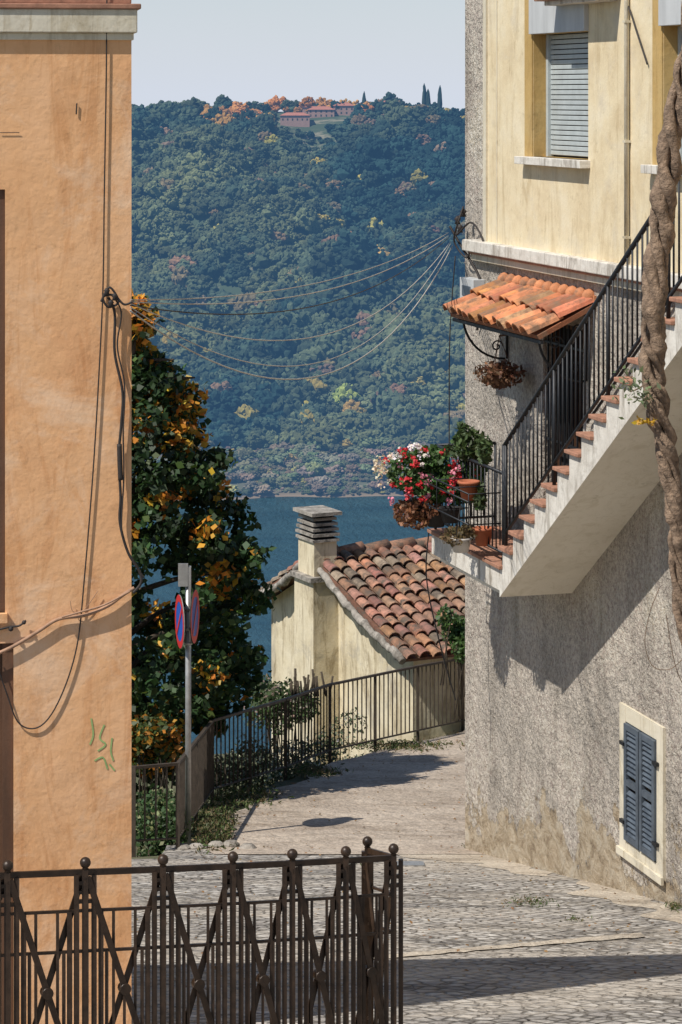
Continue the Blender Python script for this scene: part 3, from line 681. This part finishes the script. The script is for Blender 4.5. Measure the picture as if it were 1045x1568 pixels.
def shrub(name,pts,n,size,base,amt=.35,rad=(.3,.3,.25),extra=None):
    C=[];
    for p in pts:
        q=rng.normal(size=(n,3)); q/=np.linalg.norm(q,axis=1)[:,None]; q*=rng.uniform(.2,1,(n,1))**.6*np.array(rad); C.append(q+np.array(p))
    C=np.concatenate(C); K=vary(base,len(C),amt)
    if extra is not None:
        m=rng.random(len(C))<extra[1]; K[m]=vary(extra[0],m.sum(),.25)
    e=empty(name); mb=MB()
    for p in pts[::2]:
        for k in range(3): mb.tube([(p[0]+random.uniform(-.1,.1),p[1],p[2]-.9),(p[0]+random.uniform(-rad[0],rad[0])*.7,p[1]+random.uniform(-.1,.1),p[2]+rad[2]*.5)],.008,5)
    mb.obj('stems',[M['trunk']],e); cards('leaves',C,rng.uniform(size*.6,size*1.3,len(C)),K,M['leaf'],1.6,e,nrm=np.array([-.2,-.5,.6]),spread=.9)
pts=[]
for i in range(60):
    X=random.uniform(-1.5,.20); Y=float(np.interp(X,[-1.6,-1.445,-.663,-.139,.3],[28,29.5,31.3,32.8,33.5]))+random.uniform(.25,.7)
    pts.append((X-random.uniform(0,.1),Y,rz(Y)+random.uniform(-.8,.34 if X>-1.2 else .2)))
shrub('climbing_shrub',pts,160,.048,(.085,.115,.055),extra=((.52,.54,.44),.20),rad=(.25,.22,.20))
pts=[gp(random.uniform(205,268),random.uniform(1225,1335),26.6+random.uniform(0,1)) for _ in range(16)]
shrub('hedge_shrub',pts,260,.055,(.05,.10,.03),extra=((.30,.33,.15),.12),rad=(.2,.25,.2))
pts=[gp(random.uniform(205,262),random.uniform(1090,1190),28.2+random.uniform(0,1)) for _ in range(12)]
shrub('autumn_shrub',pts,240,.08,(.06,.09,.02),extra=((.50,.22,.03),.30),rad=(.18,.25,.16))
pts=[gp(random.uniform(395,470),random.uniform(1050,1110),34+random.uniform(0,1.2)) for _ in range(14)]
shrub('garden_shrub',pts,220,.06,(.06,.10,.03),extra=((.35,.28,.22),.12),rad=(.22,.3,.2))
pts=[gp(random.uniform(683,712),random.uniform(935,1000),34.5+random.uniform(0,.5)) for _ in range(8)]
shrub('laurel_shrub',pts,180,.07,(.06,.12,.025),rad=(.14,.2,.16))
mb=MB()
for k in range(20):
    b=gp(random.uniform(445,505),1066,33.6); mb.tube([b,b+Vector((random.uniform(-.08,.08),0,random.uniform(.15,.36)))],.016,6)
mb.obj('pruned_hedge_stems',[M['trunk']])
def grass(name,boxes,size,dry=.4):
    C=[]
    for (x0,x1,y0,y1,n) in boxes:
        for _ in range(n):
            x=random.gauss((x0+x1)/2,(x1-x0)/4); y=random.gauss((y0+y1)/2,(y1-y0)/4)
            Y=9200/(y-945) if y>1299 else 17520/(y-625); C.append(((x-CX)/F*Y,Y,rz(Y)+random.uniform(0,size*.4)))
    K=vary((.085,.12,.035),len(C),.5); m=rng.random(len(C))<dry; K[m]=vary((.22,.17,.09),m.sum(),.35)
    cards(name,C,rng.uniform(size*.5,size*1.3,len(C)),K,M['leaf'],4)
grass('verge_grass',[(300,355,1230,1288,3000),(330,420,1205,1235,1100),(440,520,1175,1190,700),(510,700,1135,1150,900),(300,350,1262,1298,1100)],.075)
grass('gutter_weeds',[(780,850,1372,1390,220),(520,570,1315,1325,80),(705,730,1292,1300,60),(1020,1050,1380,1395,200),(860,900,1405,1412,50)],.035)
C=[]
for _ in range(1300):
    Y=random.uniform(16,35.5); X=random.uniform(left_edge(Y) if Y>26 else -1.6,wx(Y) if Y<26 else 2.4); C.append((X,Y,rz(Y)+.01))
cards('fallen_leaves',C,rng.uniform(.012,.04,len(C)),vary((.24,.14,.06),len(C),.5),M['leaf'],1.4,nrm=np.array([0,0,3.]),spread=.6)
mb=MB()
for k in range(5): 
    x=-1.60+k*.17; mb.sphere((x+random.uniform(-.02,.02),26.05+random.uniform(-.06,.08),rz(26)-.01),.085,0,7,5,(1.1,.9,random.uniform(.5,.8)))
mb.sm=[False]*len(mb.sm); mb.obj('kerb_stones',[M['conc']])
# ------------------------------------------------------------ flowers on landing
FL=empty('geranium_planter')
def blob(cx,cy,d,rx,ry,n,dep=.25):
    q=rng.normal(size=(n,3)); q/=np.linalg.norm(q,axis=1)[:,None]; q*=rng.uniform(.3,1,(n,1))**.5*np.array([rx,dep,ry]); return q+np.array(gp(cx,cy,d))
D=24.3
L=np.concatenate([blob(625,722,D,.2,.2,550),blob(668,738,D,.28,.2,1000),blob(700,745,D,.26,.18,800),blob(725,715,D,.14,.16,450),blob(655,700,D,.2,.1,450)])
cards('geranium_leaves',L,rng.uniform(.035,.07,len(L)),vary((.075,.15,.04),len(L),.5),M['leaf'],1.2,FL,nrm=np.array([-.3,-.6,.5]),spread=.9)
fl=[]; fc=[]
for k in range(66):
    if k<12: c=blob(588,718,D-.15,.08,.18,1,.05)[0]; col=(.75,.62,.45)
    elif k<27: c=blob(628,698,D-.22,.18,.12,1,.05)[0]; col=(.80,.72,.70) if random.random()<.6 else (.62,.03,.04)
    else: c=blob(random.choice([615,640,665,690,710]),random.choice([700,725,745,760]),D-.24,.15,.12,1,.06)[0]; col=(.60,.02,.03) if random.random()<.8 else (.70,.25,.32)
    n=random.randint(8,16); q=rng.normal(size=(n,3))*.016; fl.append(q+c); fc.append(vary(col,n,.15))
fl=np.concatenate(fl); cards('blossoms',fl,rng.uniform(.018,.036,len(fl)),np.concatenate(fc),M['petal'],1.0,FL,nrm=np.array([-.2,-.8,.5]),spread=.7)
L=np.concatenate([blob(720,680,24.0,.17,.15,420),blob(712,662,24.0,.08,.10,130),blob(742,690,23.6,.07,.13,160),blob(735,760,23.6,.06,.14,160),blob(700,690,24.0,.12,.06,120)])
cards('succulent_leaves',L,rng.uniform(.04,.10,len(L)),vary((.07,.11,.035),len(L),.45),M['leaf'],2.2,FL)
L=np.concatenate([blob(622,785,D,.12,.13,330),blob(650,778,D,.16,.12,300),blob(640,798,D,.12,.06,120)])
cards('dry_leaves',L,rng.uniform(.03,.07,len(L)),vary((.26,.12,.06),len(L),.5),M['leaf'],1.5,FL)
L=np.concatenate([blob(700,822,23.4,.15,.08,350),blob(715,814,23.4,.1,.06,150)])
cards('trailing_leaves',L,rng.uniform(.03,.06,len(L)),vary((.15,.11,.05),len(L),.5),M['leaf'],1.5,FL)
mb=MB()
def potat(x,y,d,R,h,mat): 
    c=gp(x,y,d); mb.lathe(c,[(0,0),(R*.68,0),(R*.95,h*.85),(R*1.08,h*.85),(R*1.08,h),(R*.9,h),(R*.85,h*.8),(0,h*.8)],mat,16)
potat(718,765,23.55,.095,.17,0); potat(706,845,23.3,.10,.13,1); potat(668,806,24.3,.11,.15,2); potat(640,790,24.5,.10,.15,2); potat(690,800,24.0,.10,.14,2); potat(740,835,23.4,.09,.16,0); potat(726,712,24.0,.1,.15,2)
c=gp(706,845,23.3); t=c+Vector((0,0,.42))
for k in range(3): a=k*2.09; mb.tube([c+Vector((.1*math.cos(a),.1*math.sin(a),.12)),t],.004,5,2)
mb.obj('pots',[M['pot'],M['potw'],M['dark']],FL)
mb=MB()
for z in (LZ+.55,LZ+.35,LZ+.62): mb.tube([W3(1.0,.95,z),W3(2.9,.95,z)],.008,5)
for t in (1.0,1.5,2.0,2.5,2.9):
    mb.tube([W3(t,.65,LZ+.62),W3(t,.95,LZ+.62),W3(t,.95,LZ+.35),W3(t,.65,LZ+.35)],.007,5)
mb.tube(curve([W3(1.0,.7,LZ),W3(.98,.72,-4.6),W3(1.0,.6,-5.2),W3(.9,.4,-5.8)]),.007,5)
mb.obj('planter_rack',[M['iron']],FL)
HB=empty('hanging_basket'); zc=zw(765,572,.28); c=W3(tw(765,.28),.28,zc); q=rng.normal(size=(800,3)); q/=np.linalg.norm(q,axis=1)[:,None]; q*=rng.uniform(.3,1,(800,1))*np.array([.25,.25,.13])
cards('dry_plant',q+np.array(c),rng.uniform(.03,.075,800),vary((.20,.10,.055),800,.55),M['leaf'],2.0,HB)
mb=MB(); mb.lathe(c-Vector((0,0,.14)),[(0,0),(.07,.01),(.11,.08),(.13,.12)],0,14)
for k in range(3): mb.tube([c+Vector((.13*math.cos(k*2.1),.13*math.sin(k*2.1),0)),c+Vector((0,0,.35))],.004,5,0)
mb.tube([c+Vector((0,0,.35)),W3(tw(765,.28),0,c.z+.38)],.01,5); mb.obj('basket',[M['brownwood']],HB)
# ------------------------------------------------------------ twisted vine
VN=empty('twisted_vine'); D=17.5
path=curve([gp(x,y,D) for x,y in [(1090,-200),(1062,40),(1040,150),(1022,270),(1012,360),(1002,450),(998,540),(1008,620),(1022,700),(1034,780),(1036,850),(1046,950),(1075,1080),(1085,1300),(1085,1640)]],14)
mb=MB(); n=len(path)
for s,(hr,tr) in enumerate([(.045,.050),(.048,.045),(.052,.036),(.055,.022)]):
    pts=[];rs=[]
    for i,p in enumerate(path):
        a=i*.22+s*1.7+.6*math.sin(i*.11+s); sc=1.0-.4*max(0,min(1,(i-90)/60)); pts.append(p+Vector((math.cos(a)*hr*sc,math.sin(a)*hr*sc,0))); rs.append(tr*sc*(1+.2*math.sin(i*.7+s*2)+random.uniform(-.12,.12)))
    mb.tube(pts,rs,9)
mb.obj('stem',[M['bark']],VN)
L=np.concatenate([np.array(gp(968,590,17.4))+rng.normal(size=(70,3))*[.05,.05,.06],np.array(gp(985,600,17.4))+rng.normal(size=(40,3))*[.04,.04,.04]])
K=vary((.20,.24,.13),len(L),.3); L2=np.array(gp(985,645,17.4))+rng.normal(size=(26,3))*[.05,.03,.012]; L=np.concatenate([L,L2]); K=np.concatenate([K,vary((.65,.38,.03),26,.2)])
cards('leaves',L,rng.uniform(.03,.065,len(L)),K,M['leaf'],2.2,VN)
mb=MB(); mb.tube(curve([gp(x,y,17.6) for x,y in [(1010,900),(995,940),(988,985),(1000,1020),(1025,1025),(1045,1010)]]),.003,5); mb.tube(curve([gp(x,y,17.6) for x,y in [(1005,560),(985,590),(965,600)]]),.005,5)
mb.tube(curve([gp(x,y,17.6) for x,y in [(1020,940),(1030,1000),(1042,1040),(1060,1060)]]),.003,5)
mb.obj('tendrils',[M['bark']],VN)
# ------------------------------------------------------------ far forest (instanced)
def ico(k):
    bm=bmesh.new(); bmesh.ops.create_icosphere(bm,subdivisions=k,radius=1); V=np.array([v.co[:] for v in bm.verts]); Fc=[[v.index for v in f.verts] for f in bm.faces]; bm.free(); return V,Fc
IV,IF=ico(1); IV2,IF2=ico(2)
pc=bpy.data.collections.new('forest_crowns')
for v in range(8):
    mb=MB(); w=rng.uniform(.9,1.15)
    vv=IV2*np.array([.40*w,.40*w,.36])+np.array([0,0,.5]); vv+=rng.normal(size=vv.shape)*.03; mb.add(vv.tolist(),IF2)
    off=rng.normal(size=(3,3))*np.array([.16,.16,.08])
    for k in range(44):
        d=rng.normal(size=3); d[2]=abs(d[2])*1.1-.35; d/=np.linalg.norm(d)
        c=d*np.array([.40*w,.40*w,.38])+np.array([0,0,.5])+off[k%3]; rr=rng.uniform(.07,.17)
        q=IV*rr*rng.uniform(.8,1.2,3)+rng.normal(size=IV.shape)*rr*.18+c; mb.add(q.tolist(),IF)
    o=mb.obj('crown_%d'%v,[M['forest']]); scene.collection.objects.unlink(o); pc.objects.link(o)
def vnoise(X,Y,s,seed):
    r=np.random.default_rng(seed); out=0
    for k in range(6):
        a=r.uniform(0,6.28); f=s*r.uniform(.6,1.8); ph=r.uniform(0,6.28); out=out+np.sin((X*math.cos(a)+Y*math.sin(a)*.8)*f+ph)
    return out/6**.5
st=6.4
gx=np.arange(-240,215,st); gy=np.arange(1392,2012,st*1.15)
GX,GY=np.meshgrid(gx,gy); GX=(GX+rng.uniform(-3.2,3.2,GX.shape)).ravel(); GY=(GY+rng.uniform(-3.6,3.6,GY.shape)).ravel()
inv=(GX>-52)&(GX<14)&(GY>1930)&(GY<1990)
keep=~(inv&(GY>1958)); GX=GX[keep];GY=GY[keep];inv=inv[keep]
n=len(GX); sz=rng.uniform(6.0,14,n)*(1+.12*vnoise(GX,GY,.03,5)); big=rng.random(n)<.08; sz[big]*=1.3; sz[inv]*=.5
crn=GY>1975; sz[crn]*=.8
p1=vnoise(GX,GY,.018,3); p2=vnoise(GX,GY,.05,9); rnd=rng.random(n)
low=np.clip((1740-GY)/280,0,1); right=np.clip((GX+60)/120,0,1)
mixv=np.clip(.16+.20*p1+.18*p2+.42*low*right+.3*(rnd-.5),0,1)  # tree colours imitate sunlit olive low on the right, shaded blue-green elsewhere
dk=np.array((.017,.040,.036)); ol=np.array((.150,.160,.072))
col=dk*(1-mixv[:,None])+ol*mixv[:,None]; col*=rng.uniform(.65,1.4,(n,1))
yl=rng.random(n)<.012+.025*low; col[yl]=vary((.30,.23,.06),yl.sum(),.3)
br=rng.random(n)<.04; col[br]=vary((.17,.12,.07),br.sum(),.25)
cr=(GY>1955)&(GX>-105)&(GX<20)&(rng.random(n)<.6); col[cr]=vary((.36,.17,.05),cr.sum(),.3)
P3=np.stack([GX,GY,terrain(GX,GY)-.6],1); S3=np.stack([sz,sz,sz*rng.uniform(.7,1.1,n)],1)
m=9000; SX=rng.uniform(-130,190,m); SY=rng.uniform(1285,1402,m); zz=terrain(SX,SY); kk=(zz>-199.3)&((vnoise(SX*.5,SY*2.4,.05,21)>-.55)|(zz<-197.6)); SX,SY,zz=SX[kk],SY[kk],zz[kk]; m=len(SX)
ss=rng.uniform(1.0,3.2,m); bg=rng.random(m)<.05; ss[bg]=rng.uniform(5,9,bg.sum()); sc=vary((.10,.115,.062),m,.5); gry=rng.random(m)<.4; sc[gry]=vary((.17,.14,.10),gry.sum(),.35); bl=rng.random(m)<.03; sc[bl]=vary((.28,.24,.08),bl.sum(),.25)
ex=np.array([(435,672,1440,10,.58,.44,.05),(418,500,1640,8,.40,.32,.08),(495,420,1740,8,.38,.29,.07),(605,372,1790,8,.38,.26,.07),(655,565,1560,11,.26,.24,.07),(540,645,1450,14,.26,.30,.08),(480,735,1330,9,.18,.20,.09),(525,640,1460,13,.22,.27,.08),(640,335,1830,9,.28,.25,.08)])
EX=(ex[:,0]-CX)/F*ex[:,2]; EZ=terrain(EX,ex[:,2])
P3=np.concatenate([P3,np.stack([SX,SY,zz-.3],1),np.stack([EX,ex[:,2],EZ],1)]); S3=np.concatenate([S3,np.stack([ss,ss,ss*.7],1),np.stack([ex[:,3]]*3,1)]); col=np.concatenate([col,sc,ex[:,4:7]])
me=bpy.data.meshes.new('forest'); me.from_pydata(P3.tolist(),[],[])
n=len(P3)
a=me.attributes.new('tscale','FLOAT_VECTOR','POINT'); a.data.foreach_set('vector',S3.astype(np.float32).ravel())
rt=np.zeros((n,3)); rt[:,2]=rng.uniform(0,6.28,n); rt[:,0]=rng.uniform(-.12,.12,n)
a=me.attributes.new('trot','FLOAT_VECTOR','POINT'); a.data.foreach_set('vector',rt.astype(np.float32).ravel())
a=me.attributes.new('tcol','FLOAT_COLOR','POINT'); a.data.foreach_set('color',np.concatenate([col,np.ones((n,1))],1).astype(np.float32).ravel())
fo=bpy.data.objects.new('hillside_forest',me); scene.collection.objects.link(fo)
ng=bpy.data.node_groups.new('scatter','GeometryNodeTree'); ng.interface.new_socket('Geometry',in_out='INPUT',socket_type='NodeSocketGeometry'); ng.interface.new_socket('Geometry',in_out='OUTPUT',socket_type='NodeSocketGeometry')
gi=ng.nodes.new('NodeGroupInput'); go=ng.nodes.new('NodeGroupOutput'); ip=ng.nodes.new('GeometryNodeInstanceOnPoints'); ci=ng.nodes.new('GeometryNodeCollectionInfo')
ci.inputs['Collection'].default_value=pc; ci.inputs['Separate Children'].default_value=True; ci.inputs['Reset Children'].default_value=True
na=ng.nodes.new('GeometryNodeInputNamedAttribute'); na.data_type='FLOAT_VECTOR'; na.inputs['Name'].default_value='tscale'
nb=ng.nodes.new('GeometryNodeInputNamedAttribute'); nb.data_type='FLOAT_VECTOR'; nb.inputs['Name'].default_value='trot'
e2r=ng.nodes.new('FunctionNodeEulerToRotation')
ng.links.new(gi.outputs[0],ip.inputs['Points']); ng.links.new(ci.outputs[0],ip.inputs['Instance']); ip.inputs['Pick Instance'].default_value=True
ng.links.new(na.outputs[0],ip.inputs['Scale']); ng.links.new(nb.outputs[0],e2r.inputs[0]); ng.links.new(e2r.outputs[0],ip.inputs['Rotation']); ng.links.new(ip.outputs[0],go.inputs[0])
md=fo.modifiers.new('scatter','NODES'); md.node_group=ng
def villa(x,yb,Y,w,h,dp):
    e=empty('hilltop_villa'); X=(x-CX)/F*Y; z=-(yb-YH)/F*Y
    mb=MB(); mb.box(X-w/2,X+w/2,Y,Y+dp,z-14,z+h,0)
    nw=int(w/3.5)
    for k in range(nw):
        for zz in ([z+.8,z+3.8] if h>5 else [z+.8]): mb.box(X-w/2+(k+.35)*w/nw,X-w/2+(k+.65)*w/nw,Y-.08,Y,zz,zz+1.5,1)
    mb.obj('walls',[M['fwall'],M['fdark']],e)
    mb=MB(); o=.8; b=[(X-w/2-o,Y-o,z+h),(X+w/2+o,Y-o,z+h),(X+w/2+o,Y+dp+o,z+h),(X-w/2-o,Y+dp+o,z+h)]; r1=(X-w/2+dp/2,Y+dp/2,z+h+dp*.25); r2=(X+w/2-dp/2,Y+dp/2,z+h+dp*.25)
    mb.add(b+[r1,r2],[(0,1,5,4),(1,2,5),(2,3,4,5),(3,0,4),(3,2,1,0)]); mb.obj('roof',[M['froof']],e)
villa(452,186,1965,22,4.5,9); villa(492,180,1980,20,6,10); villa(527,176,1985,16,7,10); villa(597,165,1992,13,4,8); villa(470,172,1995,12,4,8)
for (x,yt,h) in ((650,128,16),(656,136,12),(674,131,14),(558,140,8),(366,186,11),(371,168,14)):
    Y=1996 if h>12 and x>600 or x in(656,558) else 1955; X=(x-CX)/F*Y; zt=-(yt-YH)/F*Y; zb=float(terrain(np.array([X]),np.array([float(Y)]))[0]); hh=zt-zb
    mb=MB(); mb.lathe((X,Y,zb),[(.3,0),(.4,.1*hh),(1.5,.18*hh),(1.9,.4*hh),(1.5,.7*hh),(.8,.9*hh),(.1,hh)],0,9)
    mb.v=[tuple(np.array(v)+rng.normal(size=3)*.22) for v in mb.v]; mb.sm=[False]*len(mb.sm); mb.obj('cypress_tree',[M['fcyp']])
# ------------------------------------------------------------ sky, sun, camera
S=Vector((-.56,-.42,.93)).normalized(); el=math.asin(S.z); az=math.atan2(S.x,S.y)
w=bpy.data.worlds.new('World'); scene.world=w; w.use_nodes=True; nt=w.node_tree; bg=nt.nodes['Background']
sky=nt.nodes.new('ShaderNodeTexSky'); sky.sky_type='NISHITA'; sky.sun_disc=False; sky.sun_elevation=el; sky.sun_rotation=az; sky.altitude=400; sky.air_density=1.0; sky.dust_density=.6; sky.ozone_density=2.0
tc=nt.nodes.new('ShaderNodeTexCoord'); sp=nt.nodes.new('ShaderNodeSeparateXYZ'); nt.links.new(tc.outputs['Generated'],sp.inputs[0])
hzf=ramp(nt,sp.outputs[2],[(.0,(.85,.85,.85)),(.12,(0,0,0))])
skc=mix(nt,hzf,sky.outputs[0],(7.6,8.3,9.7))
nt.links.new(skc,bg.inputs[0]); bg.inputs[1].default_value=.09
ld=bpy.data.lights.new('sun','SUN'); ld.energy=4.7; ld.angle=math.radians(.5); ld.color=(1,.95,.87); so=bpy.data.objects.new('sun',ld); scene.collection.objects.link(so)
so.rotation_euler=S.to_track_quat('Z','Y').to_euler()
cd=bpy.data.cameras.new('camera'); cam=bpy.data.objects.new('camera',cd); scene.collection.objects.link(cam); scene.camera=cam
cam.rotation_euler=(math.radians(90),0,0); cd.sensor_fit='VERTICAL'; cd.sensor_height=24; cd.sensor_width=24; cd.lens=24*F/1568
cd.shift_y=-(784-YH)/1568; cd.clip_start=.5; cd.clip_end=20000
scene.view_settings.view_transform='Standard'; scene.view_settings.look='None'; scene.view_settings.exposure=0
